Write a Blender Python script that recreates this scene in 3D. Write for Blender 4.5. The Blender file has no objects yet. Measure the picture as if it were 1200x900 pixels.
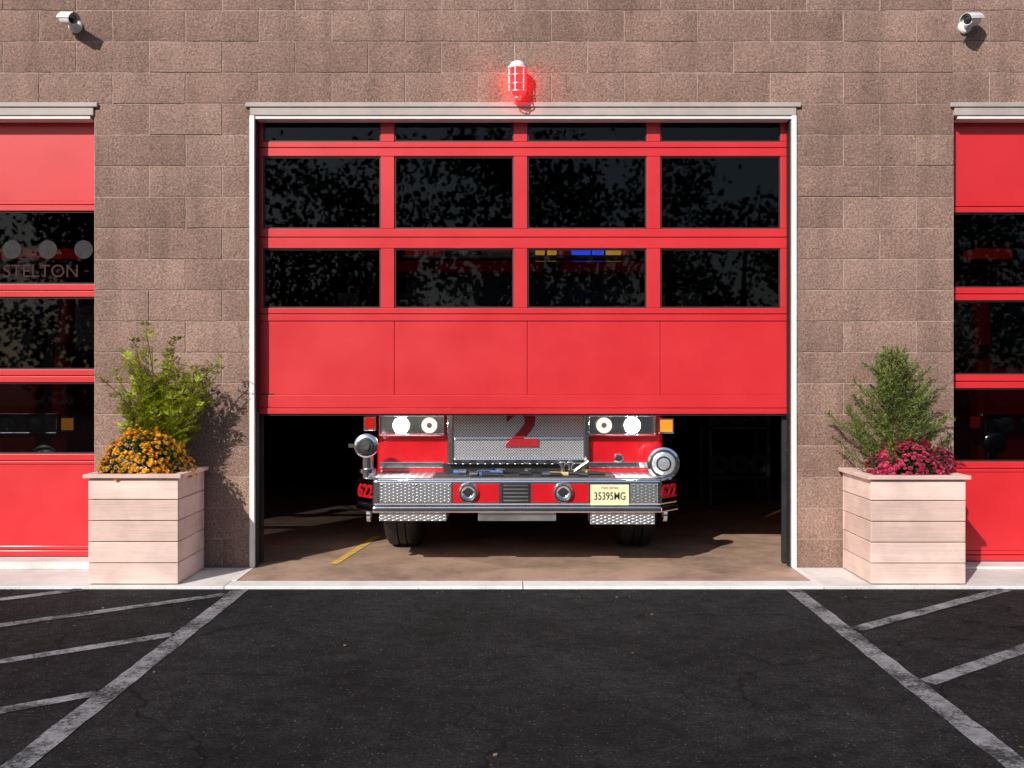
import bpy, bmesh, math, random
from mathutils import Vector, Matrix, Quaternion
random.seed(7)
scene = bpy.context.scene
D=8.4; F=1200.0; H=1.59; HY=441.0
def S(y): return F/(D+y)
def X(px,y=0.0): return (px-600.0)/S(y)
def Z(py,y=0.0): return H-(py-HY)/S(y)

# ---------------------------------------------------------------- materials
def newmat(name):
    m=bpy.data.materials.new(name); m.use_nodes=True
    nt=m.node_tree; b=nt.nodes.get('Principled BSDF'); return m,nt,b
def N(nt,t,**k):
    n=nt.nodes.new(t)
    for a,v in k.items(): setattr(n,a,v)
    return n
def ramp(nt,stops,src):
    r=N(nt,'ShaderNodeValToRGB'); e=r.color_ramp.elements
    while len(e)<len(stops): e.new(0.5)
    for i,(p,c) in enumerate(stops):
        e[i].position=p; e[i].color=(c[0],c[1],c[2],1) if not isinstance(c,(int,float)) else (c,c,c,1)
    nt.links.new(src,r.inputs[0]); return r
def coords(nt,scale=(1,1,1)):
    mp=N(nt,'ShaderNodeMapping'); mp.inputs['Scale'].default_value=scale
    g=N(nt,'ShaderNodeNewGeometry')
    nt.links.new(g.outputs['Position'],mp.inputs[0]); return mp.outputs[0]
def noise(nt,vec,scale,detail=3,rough=0.6):
    n=N(nt,'ShaderNodeTexNoise'); n.inputs['Scale'].default_value=scale
    n.inputs['Detail'].default_value=detail; n.inputs['Roughness'].default_value=rough
    nt.links.new(vec,n.inputs['Vector']); return n.outputs['Fac']
def bump(nt,b,h,strength,dist,prev=None):
    bp=N(nt,'ShaderNodeBump'); bp.inputs['Strength'].default_value=strength; bp.inputs['Distance'].default_value=dist
    nt.links.new(h,bp.inputs['Height'])
    if prev: nt.links.new(prev.outputs[0],bp.inputs['Normal'])
    nt.links.new(bp.outputs[0],b.inputs['Normal']); return bp
def mixc(nt,fac,a,b2,mode='MIX'):
    m=N(nt,'ShaderNodeMix'); m.data_type='RGBA'; m.blend_type=mode
    if isinstance(fac,(int,float)): m.inputs[0].default_value=fac
    else: nt.links.new(fac,m.inputs[0])
    for i,v in ((6,a),(7,b2)):
        if isinstance(v,tuple): m.inputs[i].default_value=(v[0],v[1],v[2],1)
        else: nt.links.new(v,m.inputs[i])
    return m.outputs[2]
def simple(name,col,rough=0.5,metal=0.0,var=0.12,nscale=6,bmp=0.0,bscale=60,coat=0.0):
    m,nt,b=newmat(name)
    v=coords(nt); n=noise(nt,v,nscale)
    lo=tuple(c*(1-var) for c in col); hi=tuple(min(1,c*(1+var)) for c in col)
    r=ramp(nt,[(0.3,lo),(0.7,hi)],n)
    nt.links.new(r.outputs[0],b.inputs['Base Color'])
    b.inputs['Metallic'].default_value=metal
    rr=ramp(nt,[(0.3,max(0,rough*0.85)),(0.75,min(1,rough*1.2))],n); nt.links.new(rr.outputs[0],b.inputs['Roughness'])
    if coat: b.inputs['Coat Weight'].default_value=coat; b.inputs['Coat Roughness'].default_value=0.08
    if bmp: bump(nt,b,noise(nt,v,bscale),bmp,0.004)
    return m
def emis(name,col,st,base=(0.1,0.1,0.1)):
    m,nt,b=newmat(name); b.inputs['Base Color'].default_value=(*base,1)
    b.inputs['Emission Strength'].default_value=st
    b.inputs['Roughness'].default_value=0.15
    b.inputs['Emission Color'].default_value=(*col,1)
    return m

def m_block():
    m,nt,b=newmat('split_block'); v=coords(nt)
    g=N(nt,'ShaderNodeNewGeometry')
    base=ramp(nt,[(0,(0.290,0.186,0.148)),(0.5,(0.330,0.213,0.170)),(1,(0.378,0.250,0.202))],g.outputs['Random Per Island']).outputs[0]
    big=ramp(nt,[(0.3,0.82),(0.7,1.12)],noise(nt,v,1.3,3)).outputs[0]
    c=mixc(nt,1.0,base,big,'MULTIPLY')
    fine=ramp(nt,[(0.34,0.50),(0.5,0.95),(0.70,1.55)],noise(nt,v,60,3,0.85)).outputs[0]
    c=mixc(nt,0.95,c,fine,'MULTIPLY')
    vo=N(nt,'ShaderNodeTexVoronoi'); vo.inputs['Scale'].default_value=70; nt.links.new(v,vo.inputs['Vector'])
    fl=ramp(nt,[(0.14,1.0),(0.28,0.0)],vo.outputs['Distance']).outputs[0]
    sep=N(nt,'ShaderNodeSeparateColor'); nt.links.new(vo.outputs['Color'],sep.inputs[0])
    gate=ramp(nt,[(0.80,0.0),(0.85,1.0)],sep.outputs[0]).outputs[0]
    c=mixc(nt,mixc(nt,1.0,fl,gate,'MULTIPLY'),c,(0.58,0.46,0.39))
    vs=coords(nt,(3.0,3.0,0.35)); st=ramp(nt,[(0.45,1.0),(0.8,0.70)],noise(nt,vs,1.6,3)).outputs[0]
    c=mixc(nt,1.0,c,st,'MULTIPLY')
    nt.links.new(c,b.inputs['Base Color']); b.inputs['Roughness'].default_value=0.95
    b.inputs['Specular IOR Level'].default_value=0.2
    bump(nt,b,noise(nt,v,22,6,0.85),0.8,0.022)
    return m
def m_asphalt(paint=False):
    m,nt,b=newmat('worn_paint' if paint else 'asphalt'); v=coords(nt)
    fine=ramp(nt,[(0.34,(0.003,0.0032,0.0036)),(0.5,(0.016,0.0165,0.018)),(0.62,(0.045,0.0455,0.048)),(0.74,(0.17,0.17,0.17))],noise(nt,v,55,4,1.0)).outputs[0]
    big=ramp(nt,[(0.32,0.42),(0.5,0.95),(0.68,1.55)],noise(nt,v,0.7,5,0.75)).outputs[0]
    c=mixc(nt,1.0,fine,big,'MULTIPLY')
    mid=ramp(nt,[(0.35,0.6),(0.65,1.35)],noise(nt,v,9,3,0.7)).outputs[0]
    c=mixc(nt,1.0,c,mid,'MULTIPLY')
    vo=N(nt,'ShaderNodeTexVoronoi'); vo.inputs['Scale'].default_value=48; nt.links.new(v,vo.inputs['Vector'])
    fl=ramp(nt,[(0.10,1.0),(0.24,0.0)],vo.outputs['Distance']).outputs[0]
    sep=N(nt,'ShaderNodeSeparateColor'); nt.links.new(vo.outputs['Color'],sep.inputs[0])
    gate=ramp(nt,[(0.84,0.0),(0.87,1.0)],sep.outputs[0]).outputs[0]
    c=mixc(nt,mixc(nt,1.0,fl,gate,'MULTIPLY'),c,(0.19,0.185,0.18))
    dist=N(nt,'ShaderNodeVectorMath',operation='ADD'); nz=N(nt,'ShaderNodeTexNoise'); nz.inputs['Scale'].default_value=2.2; nz.inputs['Detail'].default_value=4
    nt.links.new(v,nz.inputs['Vector']); nt.links.new(v,dist.inputs[0])
    sc=N(nt,'ShaderNodeVectorMath',operation='SCALE'); sc.inputs['Scale'].default_value=0.6; nt.links.new(nz.outputs['Color'],sc.inputs[0]); nt.links.new(sc.outputs[0],dist.inputs[1])
    ve=N(nt,'ShaderNodeTexVoronoi',feature='DISTANCE_TO_EDGE'); ve.inputs['Scale'].default_value=0.6; nt.links.new(dist.outputs[0],ve.inputs['Vector'])
    ck=ramp(nt,[(0.0,1.0),(0.009,0.0)],ve.outputs['Distance']).outputs[0]
    ckg=ramp(nt,[(0.44,0.0),(0.52,1.0)],noise(nt,v,0.8,2)).outputs[0]
    ckm=mixc(nt,1.0,ck,ckg,'MULTIPLY')
    c=mixc(nt,ckm,c,(0.003,0.003,0.003))
    if paint:
        pn=noise(nt,v,42,5,0.85); pb=noise(nt,v,3.5,3,0.6)
        ad=N(nt,'ShaderNodeMath',operation='MULTIPLY_ADD'); nt.links.new(pb,ad.inputs[0]); ad.inputs[1].default_value=0.8; nt.links.new(pn,ad.inputs[2])
        msk=ramp(nt,[(0.82,1.0),(1.00,0.10)],ad.outputs[0]).outputs[0]
        pc=ramp(nt,[(0.3,(0.21,0.21,0.225)),(0.7,(0.33,0.33,0.35))],noise(nt,v,9)).outputs[0]
        c=mixc(nt,msk,c,pc)
    nt.links.new(c,b.inputs['Base Color']); b.inputs['Roughness'].default_value=0.9
    b.inputs['Specular IOR Level'].default_value=0.12
    bump(nt,b,noise(nt,v,60,4,0.9),1.0 if not paint else 0.6,0.016)
    return m
def m_concrete(name,col,gloss=0.85,stain=0.6):
    m,nt,b=newmat(name); v=coords(nt)
    a=ramp(nt,[(0.3,tuple(c*0.84 for c in col)),(0.7,col)],noise(nt,v,4,5,0.7)).outputs[0]
    s=ramp(nt,[(0.35,stain),(0.6,1.0)],noise(nt,v,1.4,4,0.7)).outputs[0]
    c=mixc(nt,1.0,a,s,'MULTIPLY')
    f=ramp(nt,[(0.3,0.82),(0.7,1.1)],noise(nt,v,90,2,0.8)).outputs[0]
    c=mixc(nt,1.0,c,f,'MULTIPLY')
    nt.links.new(c,b.inputs['Base Color']); b.inputs['Roughness'].default_value=gloss
    bump(nt,b,noise(nt,v,80,3,0.7),0.35,0.003); return m
def m_glass(tint=0.36,name='window_glass'):
    m=bpy.data.materials.new(name); m.use_nodes=True; nt=m.node_tree; nt.nodes.clear()
    o=N(nt,'ShaderNodeOutputMaterial'); mx=N(nt,'ShaderNodeMixShader'); t=N(nt,'ShaderNodeBsdfTransparent'); g=N(nt,'ShaderNodeBsdfGlossy')
    t.inputs[0].default_value=(tint,tint*1.02,tint*1.05,1); g.inputs['Roughness'].default_value=0.015; g.inputs[0].default_value=(0.95,0.98,1,1)
    fr=N(nt,'ShaderNodeFresnel'); fr.inputs[0].default_value=1.40
    mu=N(nt,'ShaderNodeMath',operation='MULTIPLY'); mu.inputs[1].default_value=0.58; mu.use_clamp=True
    nt.links.new(fr.outputs[0],mu.inputs[0]); nt.links.new(mu.outputs[0],mx.inputs[0])
    nt.links.new(t.outputs[0],mx.inputs[1]); nt.links.new(g.outputs[0],mx.inputs[2]); nt.links.new(mx.outputs[0],o.inputs[0])
    v=coords(nt); bp=N(nt,'ShaderNodeBump'); bp.inputs['Strength'].default_value=0.03; bp.inputs['Distance'].default_value=0.01
    nt.links.new(noise(nt,v,1.2,1),bp.inputs['Height']); nt.links.new(bp.outputs[0],g.inputs['Normal'])
    return m
def m_plate():
    m,nt,b=newmat('diamond_plate'); v=coords(nt,(1,1,1))
    tot=None
    for sgn in (1,-1):
        mp=N(nt,'ShaderNodeMapping'); mp.inputs['Rotation'].default_value=(0,sgn*math.radians(45),0); mp.inputs['Scale'].default_value=(22,30,55)
        nt.links.new(v,mp.inputs[0])
        vo=N(nt,'ShaderNodeTexVoronoi'); vo.inputs['Scale'].default_value=1.0; vo.inputs['Randomness'].default_value=0.0
        nt.links.new(mp.outputs[0],vo.inputs['Vector'])
        r=ramp(nt,[(0.2,1.0),(0.38,0.0)],vo.outputs['Distance']).outputs[0]
        tot=r if tot is None else mixc(nt,1.0,tot,r,'LIGHTEN')
    nt.links.new(ramp(nt,[(0,(0.50,0.51,0.53)),(1,(0.92,0.93,0.95))],tot).outputs[0],b.inputs['Base Color'])
    b.inputs['Metallic'].default_value=1; b.inputs['Roughness'].default_value=0.4
    bump(nt,b,tot,0.9,0.004); return m
def m_mesh():
    m,nt,b=newmat('grille_mesh'); v=coords(nt,(58,58,58))
    vo=N(nt,'ShaderNodeTexVoronoi'); vo.inputs['Scale'].default_value=1.0; vo.inputs['Randomness'].default_value=0.0
    mp=N(nt,'ShaderNodeMapping'); mp.inputs['Rotation'].default_value=(0,math.radians(45),0); nt.links.new(v,mp.inputs[0]); nt.links.new(mp.outputs[0],vo.inputs['Vector'])
    r=ramp(nt,[(0.30,0.0),(0.40,1.0)],vo.outputs['Distance']).outputs[0]
    nt.links.new(mixc(nt,r,(0.05,0.05,0.055),(0.9,0.9,0.93)),b.inputs['Base Color']); nt.links.new(r,b.inputs['Metallic'])
    b.inputs['Roughness'].default_value=0.4; bump(nt,b,r,0.8,0.004); return m
def m_leaf(name,c1,c2,c3,tl=0.3):
    m,nt,b=newmat(name); g=N(nt,'ShaderNodeNewGeometry')
    base=ramp(nt,[(0,c1),(0.5,c2),(1,c3)],g.outputs['Random Per Island']).outputs[0]
    v=coords(nt); cl=ramp(nt,[(0.35,0.6),(0.65,1.15)],noise(nt,v,7,2)).outputs[0]
    c=mixc(nt,1.0,base,cl,'MULTIPLY'); nt.links.new(c,b.inputs['Base Color']); b.inputs['Roughness'].default_value=0.55
    if tl>0:
        tr=N(nt,'ShaderNodeBsdfTranslucent'); nt.links.new(c,tr.inputs[0]); mx=N(nt,'ShaderNodeMixShader'); mx.inputs[0].default_value=tl
        o=nt.nodes['Material Output']; nt.links.new(b.outputs[0],mx.inputs[1]); nt.links.new(tr.outputs[0],mx.inputs[2]); nt.links.new(mx.outputs[0],o.inputs[0])
    return m
def m_wood():
    m,nt,b=newmat('planter_boards'); v=coords(nt,(1.0,1.0,26)); g=N(nt,'ShaderNodeNewGeometry')
    base=ramp(nt,[(0,(0.72,0.51,0.44)),(1,(0.87,0.655,0.575))],g.outputs['Random Per Island']).outputs[0]
    gr=ramp(nt,[(0.3,0.86),(0.7,1.04)],noise(nt,v,2.2,5,0.7)).outputs[0]
    c=mixc(nt,1.0,base,gr,'MULTIPLY')
    v2=coords(nt); d=ramp(nt,[(0.35,0.82),(0.6,1.0)],noise(nt,v2,3.5,4)).outputs[0]
    c=mixc(nt,1.0,c,d,'MULTIPLY'); nt.links.new(c,b.inputs['Base Color']); b.inputs['Roughness'].default_value=0.7
    bump(nt,b,noise(nt,v,3,4,0.7),0.5,0.005); return m

M={}
M['block']=m_block(); M['asphalt']=m_asphalt(); M['paint']=m_asphalt(True)
M['mortar']=simple('mortar',(0.38,0.28,0.235),0.95,var=0.2,nscale=30,bmp=0.5)
M['apron']=m_concrete('apron_concrete',(0.80,0.775,0.74),0.85,0.82)
M['edge']=m_concrete('painted_concrete_edge',(0.88,0.87,0.85),0.8,0.88)
M['floor']=m_concrete('bay_floor',(0.54,0.365,0.265),0.5,0.55)
M['red']=simple('red_door_paint',(0.60,0.019,0.026),0.42,var=0.05,nscale=2.0,coat=0.12)
M['redtruck']=simple('red_truck_paint',(0.55,0.007,0.014),0.25,var=0.05,coat=1.0)
M['white']=simple('white_trim_paint',(0.80,0.78,0.76),0.5,var=0.06)
M['header']=simple('header_trim_paint',(0.42,0.36,0.335),0.6,var=0.15,nscale=3,bmp=0.2)
M['glass']=m_glass(); M['black']=simple('black_rubber',(0.015,0.015,0.016),0.6)
M['gasket']=simple('window_gasket',(0.02,0.018,0.018),0.5)
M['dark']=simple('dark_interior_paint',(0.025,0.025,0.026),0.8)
M['chrome']=simple('chrome',(0.90,0.91,0.93),0.13,1.0,var=0.04)
M['steel']=simple('brushed_steel',(0.55,0.56,0.58),0.35,1.0,var=0.1)
M['darksteel']=simple('dark_steel',(0.05,0.05,0.055),0.5,0.6)
M['plate']=m_plate(); M['mesh']=m_mesh()
M['cream']=simple('license_plate_face',(0.80,0.74,0.45),0.45,var=0.05)
M['decalred']=simple('decal_red',(0.36,0.010,0.016),0.4,var=0.05)
M['decalfaded']=simple('decal_faded',(0.045,0.012,0.012),0.95,var=0.4,nscale=30)
M['decalgrey']=simple('decal_grey',(0.028,0.027,0.027),0.95,var=0.5,nscale=25)
M['decalblack']=simple('decal_black',(0.02,0.02,0.02),0.4)
M['lit']=emis('headlamp_lit',(1.0,0.96,0.88),260)
M['litlow']=emis('headlamp_low_lit',(1.0,0.95,0.86),0.9,(0.8,0.8,0.8))
M['lens']=simple('lamp_lens',(0.75,0.78,0.8),0.08,0.7,var=0.2,nscale=50,bmp=0.8,bscale=120)
M['amber']=emis('amber_lens',(1.0,0.36,0.03),0.9,(0.8,0.3,0.02))
M['redlens']=emis('red_lens',(1.0,0.03,0.02),0.25,(0.6,0.01,0.01))
M['blue']=emis('blue_strobe',(0.04,0.10,1.0),4.0,(0.02,0.05,0.6))
M['amberlit']=emis('amber_strobe',(1.0,0.5,0.06),2.2,(0.6,0.3,0.02))
M['beacon']=emis('beacon_red_glass',(1.0,0.003,0.003),17.0,(0.7,0.005,0.005))
M['shieldglass']=simple('windshield_glass',(0.02,0.024,0.028),0.06,0.0,coat=1.0)
M['wood']=m_wood(); M['soil']=simple('potting_soil',(0.03,0.02,0.014),0.95,var=0.4,nscale=40,bmp=1.0)
M['bark']=simple('bark',(0.12,0.075,0.045),0.9,var=0.3,nscale=30,bmp=0.8)
M['leafY']=m_leaf('bright_foliage',(0.15,0.26,0.012),(0.36,0.46,0.018),(0.64,0.58,0.03),0.42)
M['leafG']=m_leaf('conifer_foliage',(0.07,0.14,0.025),(0.15,0.25,0.04),(0.33,0.37,0.07),0.38)
M['leafM']=m_leaf('mum_leaves',(0.02,0.06,0.015),(0.04,0.09,0.02),(0.08,0.13,0.03))
M['leafT']=m_leaf('tree_foliage',(0.02,0.04,0.010),(0.035,0.06,0.015),(0.06,0.08,0.02),0)
M['litter']=m_leaf('dry_leaves',(0.12,0.07,0.03),(0.22,0.14,0.06),(0.35,0.28,0.18),0)
M['mumY']=m_leaf('yellow_petals',(0.78,0.22,0.008),(0.92,0.46,0.01),(0.95,0.68,0.03),0.2)
M['mumR']=m_leaf('crimson_petals',(0.36,0.01,0.05),(0.60,0.025,0.11),(0.78,0.12,0.24),0.2)
M['camwhite']=simple('camera_housing',(0.72,0.72,0.70),0.4)
M['hoseY']=simple('hose_yellow',(0.6,0.5,0.15),0.8); M['hoseB']=simple('hose_blue',(0.05,0.15,0.4),0.7)
M['yellow']=simple('yellow_floor_paint',(0.70,0.44,0.10),0.6,var=0.25,nscale=14)

# ---------------------------------------------------------------- builders
def link(o): scene.collection.objects.link(o); return o
def empty(name,loc=(0,0,0)):
    e=bpy.data.objects.new(name,None); e.location=loc; e.empty_display_size=0.2; return link(e)
def par(o,root):
    if root is not None:
        o.parent=root; o.matrix_parent_inverse=Matrix.Translation(-Vector(root.location))
    return o
class MB:
    def __init__(s): s.bm=bmesh.new()
    def box(s,x0,x1,y0,y1,z0,z1):
        if x0>x1:x0,x1=x1,x0
        if y0>y1:y0,y1=y1,y0
        if z0>z1:z0,z1=z1,z0
        v=[s.bm.verts.new(p) for p in ((x0,y0,z0),(x1,y0,z0),(x1,y1,z0),(x0,y1,z0),(x0,y0,z1),(x1,y0,z1),(x1,y1,z1),(x0,y1,z1))]
        for f in ((3,2,1,0),(4,5,6,7),(0,1,5,4),(1,2,6,5),(2,3,7,6),(3,0,4,7)): s.bm.faces.new([v[i] for i in f])
        return s
    def prism(s,pts,z0,z1):
        a=[s.bm.verts.new((p[0],p[1],z0)) for p in pts]; b=[s.bm.verts.new((p[0],p[1],z1)) for p in pts]; n=len(pts)
        s.bm.faces.new(a[::-1]); s.bm.faces.new(b)
        for i in range(n): s.bm.faces.new((a[i],a[(i+1)%n],b[(i+1)%n],b[i]))
        return s
    def prismx(s,pts,x0,x1):
        a=[s.bm.verts.new((x0,p[0],p[1])) for p in pts]; b=[s.bm.verts.new((x1,p[0],p[1])) for p in pts]; n=len(pts)
        s.bm.faces.new(a); s.bm.faces.new(b[::-1])
        for i in range(n): s.bm.faces.new((a[(i+1)%n],a[i],b[i],b[(i+1)%n]))
        return s
    def lathe(s,c,axis,prof,n=28):
        ax=Vector(axis).normalized(); u=ax.orthogonal().normalized(); w=ax.cross(u); c=Vector(c)
        rings=[]
        for r,t in prof:
            if r<1e-6: rings.append([s.bm.verts.new(c+ax*t)])
            else: rings.append([s.bm.verts.new(c+ax*t+(u*math.cos(2*math.pi*i/n)+w*math.sin(2*math.pi*i/n))*r) for i in range(n)])
        for a,b in zip(rings,rings[1:]):
            for i in range(n):
                j=(i+1)%n
                if len(a)==1 and len(b)==1: continue
                if len(a)==1: s.bm.faces.new((a[0],b[j],b[i]))
                elif len(b)==1: s.bm.faces.new((a[i],a[j],b[0]))
                else: s.bm.faces.new((a[i],a[j],b[j],b[i]))
        return s
    def cyl(s,p0,p1,r,r1=None,n=16):
        p0=Vector(p0);p1=Vector(p1); r1=r if r1 is None else r1
        L=(p1-p0).length
        return s.lathe(p0,p1-p0,[(0,0),(r,0),(r1,L),(0,L)],n)
    def tube(s,pts,r,n=10):
        for a,b in zip(pts,pts[1:]): s.cyl(a,b,r,r,n)
        return s
    def done(s,name,mat,root=None,bevel=0.0,smooth=False,seg=2):
        bmesh.ops.recalc_face_normals(s.bm,faces=s.bm.faces)
        me=bpy.data.meshes.new(name); s.bm.to_mesh(me); s.bm.free(); me.materials.append(M[mat])
        if smooth:
            for p in me.polygons: p.use_smooth=True
            try: me.set_sharp_from_angle(angle=math.radians(40))
            except Exception: pass
        o=link(bpy.data.objects.new(name,me))
        if bevel>0:
            b=o.modifiers.new('bevel','BEVEL'); b.width=bevel; b.segments=seg; b.limit_method='ANGLE'; b.angle_limit=math.radians(35)
        return par(o,root)
def text(name,s,size,loc,mat,root,ext=0.002,rotz=0.0,bold=0.0,sx=1.0):
    c=bpy.data.curves.new(name,'FONT'); c.body=s; c.size=size; c.align_x='CENTER'; c.align_y='CENTER'; c.extrude=ext; c.offset=bold
    c.materials.append(M[mat]); o=bpy.data.objects.new(name,c); o.location=loc; o.rotation_euler=(math.radians(90),0,rotz); o.scale=(sx,1,1); link(o)
    return par(o,root)

# ---------------------------------------------------------------- ground
MB().box(-400,400,-400,400,-0.30,0.0).done('ground','asphalt')
YA=-0.75
OL,OR=X(293),X(933)
ap=empty('concrete_apron')
for i,(a,b) in enumerate([(-14,-6.2),(-6.192,OL-0.004),(OR+0.004,6.2),(6.208,14)]):
    MB().box(a,b,YA,-0.003,-0.1,0.022).done('slab_%d'%i,'apron',ap,0.006)
MB().box(OL,0.08,YA,-0.545,-0.1,0.022).box(0.086,OR,YA,-0.545,-0.1,0.022).done('edge_strip','edge',ap,0.006)
MB().box(OL,OR,-0.542,-0.003,-0.1,0.020).done('stained_slab','floor',ap,0.004)
mk=empty('lot_markings')
def stripe(i,p,q,w):
    p=Vector(p);q=Vector(q); d=(q-p).normalized(); n=Vector((-d.y,d.x)); L=(q-p).length; ns=max(4,int(L/0.12))
    bm=bmesh.new(); zz_=0.004+0.0005*(i%3); A=[];B=[]
    for s_ in range(ns+1):
        c=p+d*L*s_/ns; A.append(bm.verts.new((*(c-n*(w/2+random.uniform(-.006,.004))),zz_))); B.append(bm.verts.new((*(c+n*(w/2+random.uniform(-.006,.004))),zz_)))
    for s_ in range(ns): bm.faces.new((A[s_],A[s_+1],B[s_+1],B[s_]))
    bm.normal_update()
    if bm.faces[:][0].normal.z<0: bmesh.ops.reverse_faces(bm,faces=bm.faces)
    me=bpy.data.meshes.new('stripe_%d'%i); bm.to_mesh(me); bm.free(); me.materials.append(M['paint'])
    par(link(bpy.data.objects.new('stripe_%d'%i,me)),mk)
stripe(0,(-2.02,YA-0.02),(-2.02,-7.9),0.125); stripe(1,(2.09,YA-0.02),(2.03,-7.9),0.125)
k=2
dirv=Vector((0.785,0.62))
for yy in (-0.95,-2.10,-3.27,-4.45,-5.6):
    p=Vector((-2.085,yy)); stripe(k,p,p-dirv*3.6,0.105); k+=1
p=Vector((-3.2,YA-0.02)); stripe(k,p,p-dirv*2.6,0.105); k+=1
for yy in (-1.98,-3.09,-4.2,-5.3):
    p=Vector((2.15,yy)); L=min(3.6,(YA-0.03-yy)/0.62); stripe(k,p,p+dirv*L,0.105); k+=1

# ---------------------------------------------------------------- building
fs=empty('fire_station',(0,0,0))
HT=3.828
WT=6.2; WX=13.0; RH=HT/15
op=[(-8.2,X(110),HT),(OL,OR,HT),(X(1118),8.4,HT)]
def intervals(z):
    xs=[(-WX,WX)]
    for a,b,t in op:
        if z<t-0.01:
            new=[]
            for c,d in xs:
                if a>c and b<d: new+= [(c,a),(b,d)]
                else: new.append((c,d))
            xs=new
    return xs
mb=MB(); BW=0.6; r=0; z=0.0
while z<WT-0.01:
    for (a,b) in intervals(z+0.05):
        off=(r%2)*BW/2+0.02
        j=math.floor((a-off)/BW)*BW+off; cuts=[a]
        while j<b:
            if j-cuts[-1]>0.15 and b-j>0.15: cuts.append(j)
            j+=BW
        cuts.append(b)
        for c,d in zip(cuts,cuts[1:]):
            g=0.005; jy=random.uniform(-0.004,0.002); x0,x1,z0,z1=c+g,d-g,z+g,z+RH-g
            nx=8; nz=4; grid=[]
            for iz in range(nz+1):
                row=[]
                for ix in range(nx+1):
                    edge=ix in(0,nx) or iz in(0,nz)
                    yy=jy+(0.006 if edge else random.uniform(-0.006,0.004))
                    row.append(mb.bm.verts.new((x0+(x1-x0)*ix/nx+(random.uniform(-.002,.002) if edge else 0),yy,z0+(z1-z0)*iz/nz+(random.uniform(-.002,.002) if edge else 0))))
                grid.append(row)
            for iz in range(nz):
                for ix in range(nx): mb.bm.faces.new((grid[iz][ix],grid[iz][ix+1],grid[iz+1][ix+1],grid[iz+1][ix]))
            ring=[grid[0][i] for i in range(nx+1)]+[grid[i][nx] for i in range(1,nz+1)]+[grid[nz][i] for i in range(nx-1,-1,-1)]+[grid[i][0] for i in range(nz-1,0,-1)]
            bk=[mb.bm.verts.new((v.co.x,0.022,v.co.z)) for v in ring]; n=len(ring)
            for i in range(n): mb.bm.faces.new((ring[i],bk[i],bk[(i+1)%n],ring[(i+1)%n]))
    z+=RH; r+=1
mb.done('block_facing','block',fs,0,True)
core=MB()
xs=[-WX]+[v for o in op for v in o[:2]]+[WX]
for i in range(0,len(xs),2): core.box(xs[i],xs[i+1],0.010,0.10,0,HT)
core.box(-WX,WX,0.010,0.10,HT+0.0005,WT)
core.done('wall_core','mortar',fs)
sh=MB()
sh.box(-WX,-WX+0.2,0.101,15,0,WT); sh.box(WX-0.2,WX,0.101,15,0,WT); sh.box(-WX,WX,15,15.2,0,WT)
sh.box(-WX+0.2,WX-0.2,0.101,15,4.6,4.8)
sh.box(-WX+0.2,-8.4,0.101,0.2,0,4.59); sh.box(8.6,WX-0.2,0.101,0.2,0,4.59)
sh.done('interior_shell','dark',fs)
MB().box(-WX-0.1,WX+0.1,-0.08,15.3,WT+0.001,WT+0.12).done('parapet_cap','white',fs,0.01)
MB().box(-WX+0.2,WX-0.2,0.0,15,-0.1,0.018).done('bay_floor','floor',fs)
bm=MB()
(xa,ya,xb,yb)=(X(430,0.9),0.85,X(392,0.2),0.15)
dx=0.035
vs=[bm.bm.verts.new(p) for p in ((xb-dx,yb,0.0225),(xb+dx,yb,0.0225),(xa+dx,ya+0.8,0.0225),(xa-dx,ya+0.8,0.0225))]; bm.bm.faces.new(vs)
bm.done('floor_line','yellow',fs)
def trims(a,b,lab,vert=True):
    t=MB(); t.box(a-0.035,b+0.035,-0.024,0.13,3.795,HT+0.004); t.box(a,b,-0.012,0.12,3.728,3.794)
    t.done('header_trim_'+lab,'header',fs,0.006)
    t=MB(); t.box(a+0.03,b-0.03,0.0,0.13,3.702,3.7275); t.done('header_stop_'+lab,'white',fs,0.003)
    if vert:
        t=MB(); t.box(a-0.002,a+0.038,-0.014,0.115,0.022,3.7275); t.box(b-0.038,b+0.002,-0.014,0.115,0.022,3.7275)
        t.done('jamb_trim_'+lab,'white',fs,0.004)
        t=MB(); t.box(a+0.039,a+0.048,0.02,0.118,0.022,3.70); t.box(b-0.048,b-0.039,0.02,0.118,0.022,3.70); t.done('weather_seal_'+lab,'black',fs)
trims(op[1][0],op[1][1],'centre'); trims(op[0][0],op[0][1],'side_a',False); trims(op[2][0],op[2][1],'side_b',False)
MB().box(op[0][0],op[0][1]-0.002,-0.09,0.2,0.0225,0.085).box(op[2][0]+0.002,op[2][1],-0.09,0.2,0.0225,0.045).done('door_sills','apron',fs,0.006)
MB().box(OL-0.005,OL+0.035,YA+0.21,-0.02,0.0205,0.0245).box(OR-0.035,OR+0.005,YA+0.21,-0.02,0.0205,0.0245).done('apron_edge_lines','white',fs)

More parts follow.
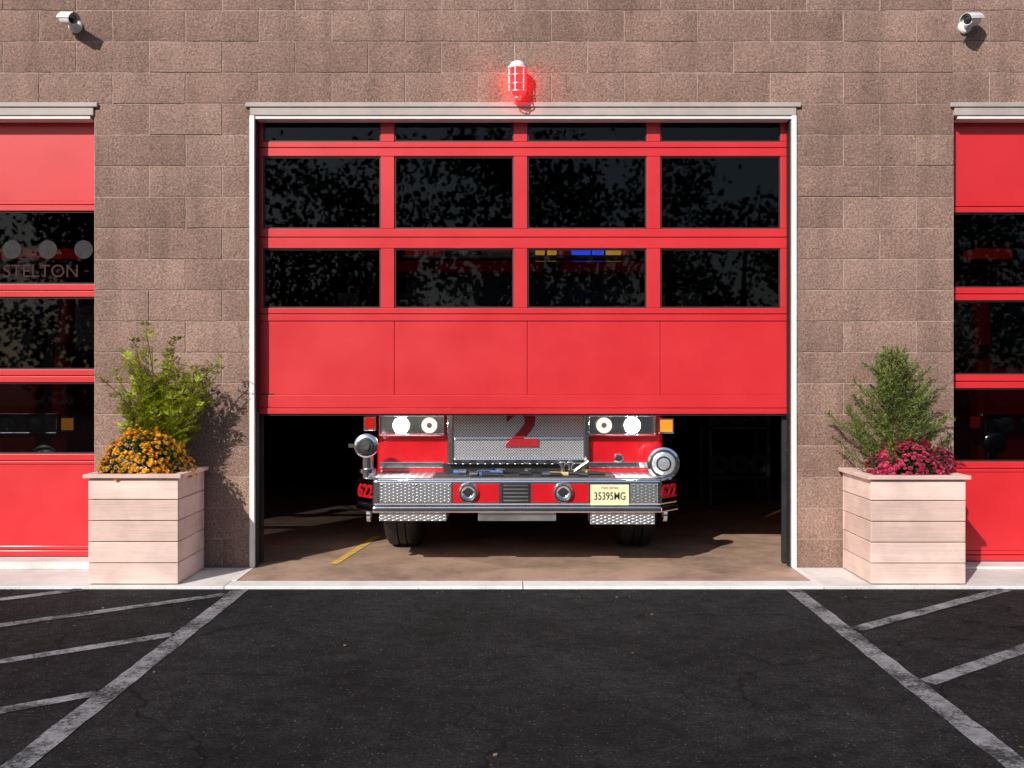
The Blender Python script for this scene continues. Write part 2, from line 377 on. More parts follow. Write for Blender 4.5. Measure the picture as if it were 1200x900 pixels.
DY=0.125
def door(name,x0,x1,stiles,rails,glassrows,panels,ybase,seams):
    root=empty(name,((x0+x1)/2,ybase,0)); fr=MB()
    for t,b,jn in rails:
        if jn:
            fr.box(x0,x1,ybase,ybase+0.05,b,jn-0.003); fr.box(x0,x1,ybase+0.002,ybase+0.05,jn+0.003,t)
        else: fr.box(x0,x1,ybase,ybase+0.05,b,t)
    gl=MB(); gk=MB()
    for t,b in glassrows:
        for a,c in stiles: fr.box(a,c,ybase+0.003,ybase+0.048,b+0.0005,t-0.0005)
        for (a0,a),(c,c1) in zip(stiles,stiles[1:]):
            gl.box(a+0.012,c-0.012,ybase+0.026,ybase+0.030,b+0.012,t-0.012)
            w=0.013
            for q in ((a,a+w,b,t),(c-w,c,b,t),(a+w,c-w,b,b+w),(a+w,c-w,t-w,t)): gk.box(q[0],q[1],ybase+0.016,ybase+0.04,q[2],q[3])
    for t,b in panels:
        xs=[x0]+[s for s in seams]+[x1]
        for a,c in zip(xs,xs[1:]):
            fr.box(a+0.0015,c-0.0015,ybase+0.009,ybase+0.05,b+0.0005,t-0.0005)
    fr.done('frame','red',root,0.004)
    if panels:
        bk=MB(); [bk.box(x0+0.01,x1-0.01,ybase+0.03,ybase+0.046,b,t) for t,b in panels]; bk.done('panel_backing','decalred',root)
    gl.done('glass','glass',root); gk.done('gaskets','gasket',root)
    tk=MB(); tk.box(x0-0.0,x0+0.05,ybase+0.06,ybase+0.10,0.03,3.9); tk.box(x1-0.05,x1,ybase+0.06,ybase+0.10,0.03,3.9)
    tk.done('vertical_track','darksteel',root)
    tk=MB()
    tk.box(x0+0.02,x0+0.05,ybase+0.3,3.6,3.35,3.42); tk.box(x1-0.05,x1-0.02,ybase+0.3,3.6,3.35,3.42)
    tk.box(x0,x1,ybase+0.25,ybase+0.29,3.78,3.83)
    tk.done('horizontal_track','steel',root); return root
zz=lambda p: Z(p,DY); xx=lambda p: X(p,DY)
cx0,cx1=xx(299),xx(926)
st=[(cx0,xx(308)),(xx(446),xx(462)),(xx(602),xx(618)),(xx(758),xx(774)),(xx(915),cx1)]
dc=door('sectional_garage_door',cx0,cx1,st,
 [(zz(166),zz(183),zz(173)),(zz(268),zz(291),zz(278)),(zz(361),zz(376),zz(368)),(zz(463),zz(478),None)],
 [(zz(120),zz(166)),(zz(183),zz(268)),(zz(291),zz(361))],[(zz(376),zz(463))],DY,[xx(462),xx(618),xx(774)])
MB().box(cx0,cx1,DY-0.006,DY+0.052,zz(485),zz(478.6)).done('bottom_rail','red',dc,0.003)
MB().box(cx0+0.01,cx1-0.01,DY+0.008,DY+0.04,zz(487),zz(485.1)).done('bottom_seal','black',dc)
MB().box(xx(306),xx(321),DY+0.004,DY+0.0085,zz(466),zz(461)).done('nameplate','decalblack',dc,0.001)
def side(name,x0,x1,rows,bot,seams):
    n=4; w=(x1-x0)/n; stl=[]
    for i in range(n+1):
        c=x0+i*w; stl.append((max(x0,c-0.055),min(x1,c+0.055)))
    t0,g=rows
    rails=[]
    rails.append((zz(g[0][0]-11),zz(g[0][0]),zz(g[0][0]-7)))
    for (a,b),(c,d) in zip(g,g[1:]): rails.append((zz(b),zz(c),zz((b+c)/2)))
    rails.append((zz(g[-1][1]),zz(g[-1][1]+12),zz(g[-1][1]+8)))
    rails.append((bot+0.09,bot+0.005,bot+0.055))
    return door(name,x0,x1,stl,rails,[(zz(a),zz(b)) for a,b in g],[(zz(120),zz(g[0][0]-11.05)),(zz(g[-1][1]+12.05),bot+0.0905)],DY,[stl[i][0]+0.055 for i in (1,2,3)])
e1=X(110)+0.10
dl=side('sectional_garage_door',e1-4.86,e1,(0,[(247,333),(348,433),(448,532)]),0.088,[])
e2=X(1118)-0.10
dr=side('sectional_garage_door',e2,e2+4.86,(0,[(249,337),(352,439),(455,541)]),0.048,[])
text('window_lettering','STELTON',0.15,(X(48,0.15),DY+0.0245,zz(318)),'decalfaded',dl,0.0003)
f=MB()
for px in (14,56,98):
    f.lathe((X(px,0.15),DY+0.0245,zz(292)),(0,-1,0),[(0.078,0),(0.078,0.0006),(0.0,0.0006)],20)
f.done('window_emblems','decalgrey',dl)

# ---------------------------------------------------------------- fire truck
TR=empty('fire_truck',(0.07,0.45,0))
BY=-0.05
bz1,bz0=Z(562,BY),Z(593,BY)
xl,xr=X(416,0.05),X(796,0.05)
plan=[(xl+0.17,BY),(xr-0.17,BY),(xr,BY+0.20),(xr,0.60),(xl,0.60),(xl,BY+0.20)]
MB().prism(plan,bz0,bz1).done('bumper','chrome',TR,0.02,seg=3)
MB().prism([(p[0]*1.004,p[1]-0.012 if p[1]<0.3 else p[1]) for p in plan],bz0-0.055,bz0-0.004).done('bumper_lower_lip','chrome',TR,0.012)
MB().prism([(xl+0.2,BY+0.03),(xr-0.2,BY+0.03),(xr-0.05,BY+0.22),(xr-0.05,0.55),(xl+0.05,0.55),(xl+0.05,BY+0.22)],bz1+0.001,bz1+0.012).done('bumper_deck','plate',TR)
def panel(n,a,b,t,bt,mat,pr=0.006,bev=0.002):
    return MB().box(X(a,BY),X(b,BY),BY-pr,BY+0.01,Z(bt,BY),Z(t,BY)).done(n,mat,TR,bev)
panel('bumper_plate_a',445,529,566,589,'plate'); panel('bumper_red_a',531,585,567,589,'redtruck'); panel('bumper_red_b',623,690,567,589,'redtruck')
panel('speaker_recess',588,621,566,590,'decalblack',0.008)
g=MB()
for i in range(5): g.box(X(590,BY),X(619,BY),BY-0.012,BY-0.0085,Z(569.5+i*4.4,BY),Z(568+i*4.4,BY))
g.done('speaker_slats','steel',TR)
panel('bumper_plate_b',739,771,567,590,'plate')
f=MB()
for px in (447,488,527,742,768):
    for py in (568.5,586.5): f.lathe((X(px,BY),BY-0.006,Z(py,BY)),(0,-1,0),[(0.009,0),(0.007,0.004),(0,0.005)],8)
f.done('bumper_bolts','chrome',TR,0,True)
for i,px in enumerate((549,660)):
    c=(X(px,BY),BY-0.006,Z(577,BY))
    MB().lathe(c,(0,-1,0),[(0.085,0),(0.085,0.012),(0.078,0.03),(0.066,0.032),(0.058,0.015),(0.03,-0.0),(0.0,-0.0)],32).done('air_horn_%d'%i,'chrome',TR,0,True)
    MB().lathe(c,(0,-1,0),[(0.045,0.004),(0.0,0.006)],20).done('air_horn_throat_%d'%i,'decalblack',TR)
panel('license_plate',692,737,568,592,'cream',0.014,0.003)
text('plate_number','35395MG',0.088,(X(714.5,BY),BY-0.0155,Z(581.5,BY)),'decalblack',TR,0.001,0,0.0004,0.74)
text('plate_state','New Jersey',0.03,(X(714.5,BY),BY-0.0155,Z(571.3,BY)),'decalred',TR,0.0005)
for sgn,xc in ((-1,xl),(1,xr)):
    ax=Vector((xc,BY+0.20)); bx=Vector((xc-sgn*0.17,BY)); mid=(ax+bx)/2; d=(bx-ax) if sgn<0 else (ax-bx); ang=math.atan2(d.y,d.x)
    nrm=Vector((d.y,-d.x)).normalized()
    text('unit_number_%s'%('a' if sgn<0 else 'b'),'622',0.15,(mid.x+nrm.x*0.004,mid.y+nrm.y*0.004,(bz0+bz1)/2),'redtruck',TR,0.001,ang,0.004)
for i,(a,b,t,bt) in enumerate([(444,523,597,611),(692,768,600,615)]):
    MB().box(X(a,BY),X(b,BY),BY+0.02,BY+0.30,Z(bt,BY),Z(t,BY)).done('step_%d'%i,'plate',TR,0.004)
MB().box(X(560,BY),X(652,BY),BY+0.03,BY+0.20,Z(611,BY),Z(602,BY)).done('tow_bar','steel',TR,0.004)
t=MB()
for px in (430,783):
    t.lathe((X(px,BY)-0.02,0.12,Z(606,BY)),(1,0,0),[(0.03,0),(0.06,0),(0.06,0.03),(0.03,0.03),(0.03,0)],20)
    t.box(X(px,BY)-0.035,X(px,BY)+0.025,0.08,0.3,Z(603,BY),Z(597,BY))
t.done('tow_eyes','chrome',TR,0,True)
CY=0.45; CL,CR=-1.17,1.31
cab=[(CY,0.66),(CY,1.62),(CY+0.13,2.50),(CY+0.25,2.62),(3.1,2.66),(3.1,0.66)]
MB().prismx(cab,CL,CR).done('cab','redtruck',TR,0.05,seg=4)
MB().prismx([(CY-0.003,1.66),(CY+0.112,2.46),(CY+0.16,2.44),(CY+0.08,1.66)],CL+0.12,CR-0.12).done('windshield','shieldglass',TR,0.01)
MB().box(CL-0.006,CL+0.01,CY+0.35,1.35,1.65,2.4).box(CR-0.01,CR+0.006,CY+0.35,1.35,1.65,2.4).box(CL-0.006,CL+0.01,1.6,2.6,1.65,2.4).box(CR-0.01,CR+0.006,1.6,2.6,1.65,2.4).done('side_windows','shieldglass',TR)
MB().box(CL,CR,3.2,8.8,0.75,2.9).done('body','redtruck',TR,0.03)
bm=MB()
for i in range(4):
    for sx_ in (CL-0.01,CR-0.02): bm.box(sx_,sx_+0.03,3.35+i*1.35,4.55+i*1.35,1.0,2.5)
bm.done('roller_shutters','steel',TR,0.01)
MB().box(-0.6,0.75,0.3,8.6,0.55,0.74).done('chassis','black',TR)
MB().box(-0.95,1.1,1.05,1.3,0.42,0.60).done('front_axle','black',TR,0.02)
MB().box(CL+0.03,X(520,CY),CY-0.012,CY+0.03,0.80,0.85).box(X(690,CY),CR-0.03,CY-0.012,CY+0.03,0.80,0.85).done('cab_trim_strip','chrome',TR,0.004)
MB().box(X(520,CY),X(690,CY),CY-0.006,CY+0.01,0.755,0.835).done('cab_lower_recess','decalblack',TR)
gy=CY-0.07
gx0,gx1=X(524,gy),X(691,gy); gt=1.62; gb=Z(544,gy)
MB().box(gx0+0.05,gx1-0.05,gy+0.02,CY+0.02,gb+0.04,gt-0.04).done('grille_mesh','mesh',TR)
f=MB(); f.box(gx0,gx0+0.055,gy,CY+0.02,gb,gt); f.box(gx1-0.055,gx1,gy,CY+0.02,gb,gt)
f.box(gx0+0.0555,gx1-0.0555,gy+0.002,CY,gb,gb+0.05); f.box(gx0+0.0555,gx1-0.0555,gy+0.002,CY,gt-0.05,gt)
zb=Z(514,gy); f.box(gx0+0.0555,gx1-0.0555,gy+0.004,gy+0.03,zb-0.014,zb+0.014)
f.done('grille_surround','chrome',TR,0.012,seg=3)
f=MB()
for i in range(9):
    xk=gx0+0.09+i*(gx1-gx0-0.18)/8; f.box(xk-0.03,xk+0.03,gy-0.004,gy+0.004,gb+0.012,gb+0.036)
f.done('grille_slots','decalblack',TR)
text('grille_number','2',0.46,(X(612,gy),gy+0.010,Z(503,gy)),'decalred',TR,0.006,0,0.014,1.25)
def bezel(tag,a,b,litpx,otherpx):
    y=CY-0.05; x0,x1=X(a,y),X(b,y); z1=Z(486,y); z0=Z(511,y)
    f=MB(); w=0.016
    f.box(x0,x1,y,CY+0.01,z0,z0+w); f.box(x0,x1,y,CY+0.01,z1-w,z1); f.box(x0,x0+w,y+0.001,CY+0.01,z0+w,z1-w); f.box(x1-w,x1,y+0.001,CY+0.01,z0+w,z1-w)
    f.done('headlamp_bezel_'+tag,'chrome',TR,0.006)
    MB().box(x0+w,x1-w,y+0.04,CY+0.008,z0+w,z1-w).done('headlamp_housing_'+tag,'chrome',TR)
    zc=(z0+z1)/2; hh=(z1-z0)/2-w-0.002
    for k2,(px,mt) in enumerate(((litpx,'lit'),(otherpx,'litlow'))):
        c=X(px,y)
        MB().lathe((c,y+0.039,zc),(0,-1,0),[(0.0,0.0),(hh*0.7,0.002),(hh,0.022),(hh*1.0,0.034),(hh*0.93,0.034),(hh*0.9,0.024)],24).done('headlamp_bowl_%s_%d'%(tag,k2),'chrome',TR,0,True)
        MB().lathe((c,y+0.034,zc),(0,-1,0),[(hh*0.86,0),(hh*0.8,0.012),(hh*0.5,0.022),(0,0.026)],16).done('headlamp_%s_%d'%(tag,k2),mt,TR,0,True)
        if mt=='litlow': MB().lathe((c,y+0.034,zc),(0,-1,0),[(hh*0.34,0.024),(hh*0.30,0.032),(0,0.033)],14).done('headlamp_bulb_%s'%tag,'lens',TR,0,True)
bezel('a',444,521,470,503)
bezel('b',691,769,741,708)
def lampbox(n,a,b,t,bt,mat):
    y=CY-0.03; MB().box(X(a,y),X(b,y),y,CY+0.03,Z(bt,y),Z(t,y)).done(n+'_housing','chrome',TR,0.006)
    MB().box(X(a,y)+0.014,X(b,y)-0.014,y-0.008,y+0.002,Z(bt,y)+0.014,Z(t,y)-0.014).done(n,mat,TR,0.004)
lampbox('marker_lamp',426,441,488,505,'redlens')
lampbox('turn_signal',772,790,490,508,'amber')
y=0.12; c=Vector((X(430,y),y,Z(522,y)))
MB().lathe(c,(0,-1,0),[(0.0,-0.06),(0.075,-0.06),(0.075,0.0),(0.1,0.005),(0.1,0.05),(0.085,0.06),(0.04,0.065),(0.035,0.09),(0,0.09)],28).tube([c+Vector((0,0.03,-0.06)),c+Vector((0,0.03,-0.27))],0.05,20).lathe(c+Vector((0,0.03,-0.19)),(0,0,-1),[(0.05,0),(0.075,0.005),(0.075,0.04),(0.05,0.045)],20).box(c.x-0.15,c.x-0.09,y-0.03,y,c.z-0.015,c.z+0.015).done('intake_valve','chrome',TR,0,True)
MB().lathe(c+Vector((0,-0.066,0)),(0,-1,0),[(0.07,0),(0.055,0.008),(0.0,0.008)],24).done('intake_cap','darksteel',TR)
y=0.15; c=Vector((X(777,y),y,Z(543,y)))
MB().lathe(c,(0,-1,0),[(0,-0.09),(0.07,-0.08),(0.12,-0.02),(0.135,0.0),(0.135,0.03),(0.118,0.035),(0.112,0.01)],36).tube([c+Vector((0,0.03,-0.1)),c+Vector((0,0.03,-0.2))],0.03,12).done('spot_lamp','chrome',TR,0,True)
MB().lathe(c,(0,-1,0),[(0.113,0.014),(0.09,0.026),(0.05,0.034),(0,0.036)],30).done('spot_lamp_lens','lens',TR,0,True)
MB().lathe(c,(0,-1,0),[(0.112,0.020),(0.112,0.026),(0.100,0.030),(0.100,0.024)],30).lathe(c,(0,-1,0),[(0.062,0.034),(0.062,0.038),(0.05,0.040),(0.05,0.035)],30).done('spot_lamp_rings','darksteel',TR,0,True)
MB().lathe((X(725,CY),CY,Z(537,CY)),(0,-1,0),[(0.045,0),(0.04,0.012),(0.02,0.016),(0,0.012)],20).done('cab_emblem','chrome',TR,0,True)
y=0.25; f=MB()
for px in (659,668):
    xk=X(px,y); f.tube([(xk,y,bz1),(xk,y,Z(545,y))],0.018,12); f.lathe((xk,y,Z(546,y)),(0,0,1),[(0.03,0),(0.03,0.03),(0.02,0.035),(0,0.035)],14)
f.tube([(X(672,y),y,bz1+0.03),(X(690,y),y,Z(541,y))],0.02,12)
f.done('discharge_valves','chrome',TR,0,True)
random.seed(3)
for nm,mt,n in (('hose_black','black',13),('hose_yellow','hoseY',3),('hose_blue','hoseB',3),('hose_coupling','steel',7)):
    f=MB()
    for i in range(n):
        xa=random.uniform(-0.55,0.75); ya=random.uniform(0.02,0.32); L=random.uniform(0.05,0.2)
        if nm=='hose_coupling': f.cyl((xa,ya,bz1+0.035),(xa+0.06,ya+0.01,bz1+0.035),0.022,None,14)
        else: f.cyl((xa-L/2,ya,bz1+0.033),(xa+L/2,ya+random.uniform(-.04,.04),bz1+0.03),0.02,None,12)
    f.done(nm,mt,TR,0,True)
MB().box(-0.65,0.85,-0.0,0.38,bz1+0.0125,bz1+0.02).done('hose_tray','black',TR)
def wheel(n,xc,yc,sg):
    f=MB(); R=0.53;w=0.16
    f.lathe((xc,yc,R+0.02),(1,0,0),[(0.30,-w*0.9),(0.36,-w),(0.47,-w*1.02),(0.515,-w*0.86),(R,-w*0.7),(R,-w*0.27),(R-0.02,-w*0.25),(R-0.02,-w*0.2),(R,-w*0.18),(R,w*0.18),(R-0.02,w*0.2),(R-0.02,w*0.25),(R,w*0.27),(R,w*0.7),(0.515,w*0.86),(0.47,w*1.02),(0.36,w),(0.30,w*0.9)],48)
    f.done('tyre_'+n,'black',TR,0,True)
    MB().lathe((xc,yc,R+0.02),(sg,0,0),[(0,-0.1),(0.3,-0.1),(0.3,w*0.9),(0.27,w*0.8),(0.2,0.05),(0.12,0.1),(0.1,0.14),(0,0.15)],32).done('rim_'+n,'chrome',TR,0,True)
wheel('fa',-0.99,1.17,-1); wheel('fb',1.13,1.17,1); wheel('ra',-0.99,6.3,-1); wheel('rb',1.13,6.3,1)
ly=0.95
MB().box(-1.0,1.15,ly,ly+0.3,2.665,2.70).done('lightbar_base','steel',TR,0.01)
for i,(a,b,mt) in enumerate([(-0.98,-0.65,'redlens'),(-0.63,-0.3,'lens'),(-0.28,-0.02,'lens'),(0.22,0.30,'amberlit'),(0.33,0.41,'amberlit'),(0.44,0.54,'redlens'),(0.56,0.72,'blue'),(0.75,0.84,'blue'),(0.88,1.0,'amberlit'),(1.03,1.12,'redlens')]):
    MB().box(a,b,ly+0.01,ly+0.28,2.701,2.80).done('lightbar_module_%d'%i,mt,TR,0.015)
f=MB()
for sg,xc in ((-1,CL),(1,CR)):
    f.tube([(xc,CY+0.15,1.75),(xc+sg*0.22,CY-0.1,1.8),(xc+sg*0.22,CY-0.1,2.35),(xc,CY+0.2,2.4)],0.014,8); f.box(xc+sg*0.22-0.09,xc+sg*0.22+0.09,CY-0.13,CY-0.06,1.82,2.3)
f.done('mirrors','chrome',TR,0.004)
f=MB()
for xc in (-0.45,0.6): f.tube([(xc,CY-0.01,1.68),(xc+0.45,CY+0.06,2.2)],0.010,6)
f.done('wipers','black',TR)
def dup(root,name,loc):
    e=empty(name,loc)
    for c in list(root.children):
        o=c.copy()
        if c.name.startswith('headlamp') and c.data.materials[0].name.startswith('headlamp_'):
            o.data=c.data.copy(); o.data.materials[0]=M['lens']
        if c.name.startswith('lightbar_module') and c.data.materials[0].name.endswith('strobe'):
            o.data=c.data.copy(); o.data.materials[0]=M['redlens']
        link(o); o.parent=e; o.matrix_parent_inverse=c.matrix_parent_inverse.copy()
    return e
dup(TR,'fire_truck',(-5.22,0.75,0)); dup(TR,'fire_truck',(5.42,0.75,0))

gr=empty('equipment_rack',(2.75,4.2,0)); f=MB()
for xk in (2.4,3.1):
    for yk in (4.0,4.6): f.box(xk-0.02,xk+0.02,yk-0.02,yk+0.02,0.02,1.9)
for zk in (0.35,0.95,1.55,1.88): f.box(2.38,3.12,3.98,4.62,zk,zk+0.03)
f.done('rack_frame','darksteel',gr)
f=MB()
for zk in (0.38,0.98):
    for i in range(3): f.lathe((2.52+i*0.24,4.15,zk+0.14),(0,-1,0),[(0.05,0.12),(0.12,0.12),(0.13,0.0),(0.12,-0.1),(0.05,-0.1)],20)
f.done('rolled_hoses','black',gr,0,True)

# ---------------------------------------------------------------- wall beacon
bc=empty('warning_beacon',(X(606),-0.11,Z(95)))
bx=X(606.5,-0.1); zt=Z(72,-0.1)
MB().lathe((bx,-0.11,zt-0.065),(0,0,1),[(0.0,-0.002),(0.078,0),(0.078,0.02),(0.062,0.026),(0.055,0.05),(0.03,0.062),(0,0.064)],28).box(bx-0.03,bx+0.03,-0.11,-0.005,zt-0.05,zt-0.015).lathe((bx,-0.006,zt-0.035),(0,-1,0),[(0,0),(0.06,0),(0.06,0.02),(0.04,0.03)],20).done('cap','white',bc,0,True)
MB().lathe((bx,-0.11,zt-0.068),(0,0,-1),[(0,0),(0.055,0),(0.055,0.17),(0.045,0.205),(0.02,0.22),(0,0.222)],20).done('red_globe','beacon',bc,0,True)
f=MB()
for i in range(6):
    a=i*math.pi/3+0.25; ca,sa=math.cos(a)*0.07,math.sin(a)*0.07
    f.tube([(bx+ca,-0.11+sa,zt-0.066),(bx+ca,-0.11+sa,zt-0.25),(bx+ca*0.5,-0.11+sa*0.5,zt-0.30)],0.004,6)
for dz,rr in ((0.12,0.07),(0.19,0.07),(0.25,0.07),(0.30,0.036)):
    f.lathe((bx,-0.11,zt-dz),(0,0,-1),[(rr-0.004,0),(rr+0.004,0),(rr+0.004,0.007),(rr-0.004,0.007),(rr-0.004,0)],24)
f.done('guard_cage','steel',bc,0,True)
def seccam(px,py,sg):
    x=X(px,-0.15); z=Z(py,-0.15); e=empty('security_camera',(x,-0.1,z))
    MB().lathe((x,-0.004,z+0.0),(0,-1,0),[(0,0),(0.055,0),(0.055,0.02),(0.045,0.03),(0.02,0.032),(0.02,0.09),(0.028,0.10),(0,0.10)],20).done('mount','camwhite',e,0,True)
    d=Vector((sg*0.75,-0.60,-0.22)).normalized(); c=Vector((x-sg*0.06,-0.10,z+0.03))
    MB().lathe(c,d,[(0,0),(0.038,0),(0.045,0.01),(0.045,0.15),(0.04,0.155),(0.036,0.148),(0,0.146)],24).done('body','camwhite',e,0,True)
    u=d.cross(Vector((0,0,1))).normalized(); n=u.cross(d)
    f=MB(); prev=None
    for k3 in range(9):
        a=math.pi*k3/8; off=(u*math.cos(a)+n*math.sin(a))*0.053
        cur=(c+off-d*0.02,c+off+d*0.18)
        if prev: f.bm.faces.new([f.bm.verts.new(q) for q in (prev[0],prev[1],cur[1],cur[0])])
        prev=cur
    o=f.done('sun_shield','camwhite',e); so=o.modifiers.new('s','SOLIDIFY'); so.thickness=0.004
    MB().lathe(c,d,[(0.034,0.1485),(0.02,0.152),(0,0.153)],20).done('lens','shieldglass',e,0,True)
seccam(80,24,1); seccam(1139,25,-1)

# ---------------------------------------------------------------- planters
def planter(x0,x1,y0,y1,h):
    e=empty('planter_box',((x0+x1)/2,(y0+y1)/2,0)); f=MB(); n=5; zb0=0.03; bh=(h-0.03-zb0)/n
    for i in range(n):
        a=zb0+i*bh; b=a+bh-0.006; j=random.uniform(-0.003,0.003)
        f.box(x0,x1,y0+j,y0+0.03,a,b); f.box(x0,x1,y1-0.03,y1,a,b)
        f.box(x0+0.001+j,x0+0.03,y0+0.031,y1-0.031,a,b); f.box(x1-0.03,x1-0.001+j,y0+0.031,y1-0.031,a,b)
    o=0.03; w=0.075; zt=h-0.03
    f.box(x0-o,x1+o,y0-o,y0-o+w,zt,h); f.box(x0-o,x1+o,y1-w+o,y1+o-0.01,zt,h); f.box(x0-o,x0-o+w,y0-o+w+0.001,y1-w+o-0.001,zt,h-0.001); f.box(x1+o-w,x1+o,y0-o+w+0.001,y1-w+o-0.001,zt,h-0.001)
    f.done('boards','wood',e,0.004)
    MB().box(x0+0.035,x1-0.035,y0+0.035,y1-0.035,0.03,h-0.06).done('soil','soil',e)
    MB().box(x0+0.03,x1-0.03,y0+0.03,y1-0.03,0.022,0.0295).done('feet','black',e)
planter(X(104,-0.69),X(209,-0.69),-0.70,-0.04,0.855)
planter(X(1020,-0.69),X(1131,-0.69),-0.70,-0.04,0.845)

# ---------------------------------------------------------------- plants
def quadleaf(bm,p,d,n,L,W):
    d=d.normalized(); s=d.cross(n)
    if s.length<1e-4: s=d.orthogonal()
    s=s.normalized()*W/2; m=p+d*L*0.45
    vs=[bm.verts.new(q) for q in (p,m+s,p+d*L,m-s)]; bm.faces.new(vs)
def mkmesh(bm,name,mat,root):
    me=bpy.data.meshes.new(name); bm.to_mesh(me); bm.free(); me.materials.append(M[mat]); return par(link(bpy.data.objects.new(name,me)),root)
def rv(s=1.0): return Vector((random.uniform(-s,s),random.uniform(-s,s),random.uniform(-s,s)))
def fern_shrub(x,y,z,ht,rad):
    e=empty('ornamental_shrub',(x,y,z)); lf=bmesh.new(); wd=MB()
    for i in range(72):
        a=random.uniform(0,2*math.pi); lean=random.uniform(0.02,1.0)**0.8; L=ht*random.uniform(0.45,1.08)*(1-0.22*lean)
        out=Vector((math.cos(a),math.sin(a)*0.5,0)); p=Vector((x,y,z))+out*random.uniform(0,0.09)+Vector((0,0,random.uniform(0,0.15)))
        pts=[p.copy()]; d=(out*lean*0.46+Vector((0,0,1))).normalized(); nseg=9
        for s_ in range(nseg):
            d=(d+out*0.016*lean*s_+Vector((0,0,-0.010*lean*s_))+rv(0.06)).normalized(); p=p+d*L/nseg
            p.y=min(p.y,-0.03); pts.append(p.copy())
        wd.tube(pts[:-1],0.004,5)
        for s_ in range(2,len(pts)):
            b0,b1=pts[s_-1],pts[s_]; dd=(b1-b0).normalized(); fr=s_/len(pts)
            for k4 in range(2):
                q=b0.lerp(b1,k4/2); aa=random.uniform(0,6.28)
                hd=Vector((math.cos(aa),math.sin(aa)*0.7,0.55)); side_=(hd+dd*0.4).normalized(); tw=0.20*(1.2-fr)*random.uniform(0.6,1.2)
                nrm=(side_.cross(Vector((0,0,1)))).normalized(); m=max(5,int(tw/0.011)); cur=q.copy(); ds=side_.copy()
                for t_ in range(m):
                    ds=(ds+Vector((0,0,-0.03))).normalized(); cur=cur+ds*tw/m
                    if cur.y>-0.015: break
                    ll=0.058*(1-0.65*t_/m)*random.uniform(0.8,1.15)
                    for sg in (1,-1):
                        quadleaf(lf,cur,(nrm*sg+ds*0.55+rv(0.18)).normalized(),(nrm.cross(ds)+rv(0.35)),ll,ll*0.28)
    wd.done('stems','bark',e); mkmesh(lf,'foliage','leafY',e)
def conifer(x,y,z,ht,rad):
    e=empty('conifer_shrub',(x,y,z)); lf=bmesh.new(); wd=MB()
    wd.cyl((x,y,z),(x-0.01,y,z+ht*0.92),0.022,0.005,8)
    nb=84
    for i in range(nb):
        t=(i+random.random())/nb; zz0=z+ht*(0.0+0.88*t); r=rad*(1.0-t)**0.75*random.uniform(0.55,1.45)+0.07
        a=i*2.4+random.uniform(-0.4,0.4); out=Vector((math.cos(a),math.sin(a)*0.6,0)); up=0.2+0.8*t
        d=(out+Vector((0,0,up))).normalized(); p=Vector((x-0.01*t,y,zz0)); L=r*1.2; n=max(5,int(L/0.022)); pts=[p.copy()]
        for s_ in range(n):
            d=(d+Vector((0,0,0.035))+rv(0.09)).normalized(); p=p+d*L/n; p.y=min(p.y,-0.03); pts.append(p.copy())
        wd.tube([pts[0],pts[len(pts)//2],pts[-1]],0.003,4)
        for s_ in range(1,len(pts)):
            fr=s_/len(pts); dv=(pts[s_]-pts[s_-1]).normalized()
            for k4 in range(3):
                q=pts[s_-1].lerp(pts[s_],random.random())
                td=(dv*1.0+rv(0.95)).normalized(); tl=random.uniform(0.05,0.10)*(1.1-0.6*fr)
                for t_ in range(6):
                    quadleaf(lf,q+td*tl*t_/6,(td+rv(0.65)).normalized(),rv(),random.uniform(0.016,0.030),random.uniform(0.005,0.009))
    wd.done('branches','bark',e); mkmesh(lf,'foliage','leafG',e)
def mums(x,y,z,rx,ry,h,mat):
    e=empty('chrysanthemum_plant',(x,y,z)); lf=bmesh.new(); fl=bmesh.new()
    def surf(th,ph,k5=1.0): return Vector((x+rx*k5*math.cos(th)*math.cos(ph),y+ry*k5*math.sin(th)*math.cos(ph),z+h*k5*math.sin(ph)))
    lump=lambda th,ph: 1+0.10*math.sin(3*th+1)+0.07*math.sin(5*th+4*ph)
    for i in range(1500):
        th=random.uniform(0,2*math.pi); ph=math.asin(random.uniform(-0.1,1)); kk=random.uniform(0.6,0.97)*lump(th,ph)
        p=surf(th,ph,kk); o=(p-Vector((x,y,z))).normalized(); quadleaf(lf,p,(o+rv(0.9)).normalized(),rv(),random.uniform(0.02,0.04),random.uniform(0.012,0.02))
    for i in range(520):
        th=random.uniform(0,2*math.pi); ph=math.asin(random.uniform(-0.05,1)); kk=random.uniform(0.95,1.07)*lump(th,ph)
        p=surf(th,ph,kk); nrm=(p-Vector((x,y,z-0.1))+rv(0.06)).normalized(); u=nrm.orthogonal().normalized(); w=nrm.cross(u); R=random.uniform(0.015,0.027)
        for lay,(rr,hh) in enumerate(((1.0,0.0),(0.72,0.35),(0.4,0.55))):
            npet=9-lay*2; c0=fl.verts.new(p+nrm*R*(hh*0.6)); ring=[]
            for j in range(npet*2):
                a=math.pi*j/npet+lay; q=R*rr*(1.0 if j%2==0 else 0.62); ring.append(fl.verts.new(p+(u*math.cos(a)+w*math.sin(a))*q+nrm*R*(hh+(0.25 if j%2==0 else 0.1))))
            for j in range(npet*2): fl.faces.new((c0,ring[j],ring[(j+1)%(npet*2)]))
    mkmesh(lf,'leaves','leafM',e); mkmesh(fl,'blooms',mat,e)
random.seed(21)
fern_shrub(-2.79,-0.27,0.80,1.12,0.45)
mums(X(166,-0.47),-0.47,0.83,0.33,0.21,0.32,'mumY')
random.seed(5)
conifer(3.04,-0.28,0.80,1.05,0.36)
mums(X(1067,-0.47),-0.47,0.83,0.30,0.20,0.24,'mumR')
random.seed(31); lt=bmesh.new()
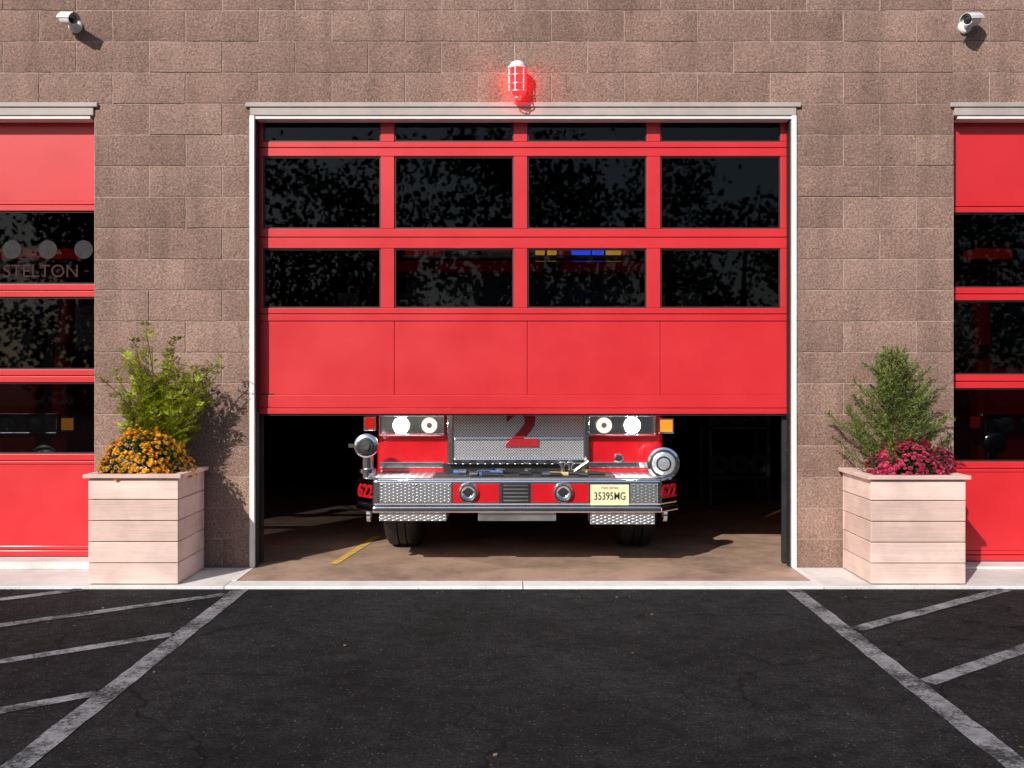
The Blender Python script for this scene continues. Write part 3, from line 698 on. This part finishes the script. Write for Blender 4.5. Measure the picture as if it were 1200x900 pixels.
for i in range(170):
    xx_=random.uniform(-5,5); yy_=random.uniform(-6.5,-0.8) if random.random()<0.6 else random.uniform(-1.1,-0.77)
    sz=random.uniform(0.006,0.022); a=random.uniform(0,6.28)
    quadleaf(lt,Vector((xx_,yy_,0.009)),Vector((math.cos(a),math.sin(a),random.uniform(0,0.25))),Vector((0,0,1))+rv(0.3),sz*1.5,sz)
mkmesh(lt,'fallen_leaves','litter',None)

# ---------------------------------------------------------------- trees across the lot (seen in window reflections)
random.seed(11)
dt=empty('distant_trees',(0,-45,0)); lf=bmesh.new(); wd=MB()
for i in range(30):
    tx=-58+i*4+random.uniform(-1.5,1.5); ty=-46+random.uniform(-5,4); th=random.uniform(11,15); cr=random.uniform(2.8,4.0)
    wd.cyl((tx,ty,0),(tx+random.uniform(-.4,.4),ty,th*0.75),0.28,0.10,8)
    for b_ in range(5):
        a=random.uniform(0,6.28); wd.cyl((tx,ty,th*0.35),(tx+math.cos(a)*cr*0.7,ty+math.sin(a)*cr*0.7,th*random.uniform(0.55,0.85)),0.09,0.03,6)
    for c_ in range(60):
        hz=random.uniform(0.08,1.0); rr=cr*math.sqrt(max(0.05,1-(hz-0.5)**2*3.2))
        a=random.uniform(0,6.28); q=math.sqrt(random.random())*rr
        cc=Vector((tx+math.cos(a)*q,ty+math.sin(a)*q,th*hz))
        for l_ in range(42):
            quadleaf(lf,cc+Vector((random.gauss(0,0.7),random.gauss(0,0.6),random.gauss(0,0.6))),rv(),rv(),random.uniform(0.3,0.52),random.uniform(0.22,0.36))
wd.done('trunks','bark',dt); mkmesh(lf,'crowns','leafT',dt)

# ---------------------------------------------------------------- light
d=Vector((0.60,1.0,-0.75)).normalized()
sun=bpy.data.lights.new('sun','SUN'); sun.energy=4.7; sun.angle=math.radians(0.53); sun.color=(1.0,0.94,0.87)
so=bpy.data.objects.new('sun',sun); so.rotation_euler=d.to_track_quat('-Z','Y').to_euler(); so.location=(-6,-10,8); link(so)
w=bpy.data.worlds.new('World'); scene.world=w; w.use_nodes=True; nt=w.node_tree
sk=nt.nodes.new('ShaderNodeTexSky'); sk.sky_type='NISHITA'; sk.sun_disc=False
sk.sun_elevation=math.asin(-d.z); sk.sun_rotation=math.atan2(-d.x,-d.y)
bg=nt.nodes['Background']; bg.inputs[1].default_value=0.11; nt.links.new(sk.outputs[0],bg.inputs[0])
cam=bpy.data.cameras.new('camera'); cam.lens=36.0; cam.sensor_width=36.0; cam.shift_y=-9.0/1200.0; cam.clip_end=1500; cam.clip_start=0.05
co=bpy.data.objects.new('camera',cam); co.location=(0,-D,H); co.rotation_euler=(math.radians(90),0,0); link(co); scene.camera=co
scene.view_settings.view_transform='Standard'; scene.view_settings.look='None'; scene.view_settings.exposure=0
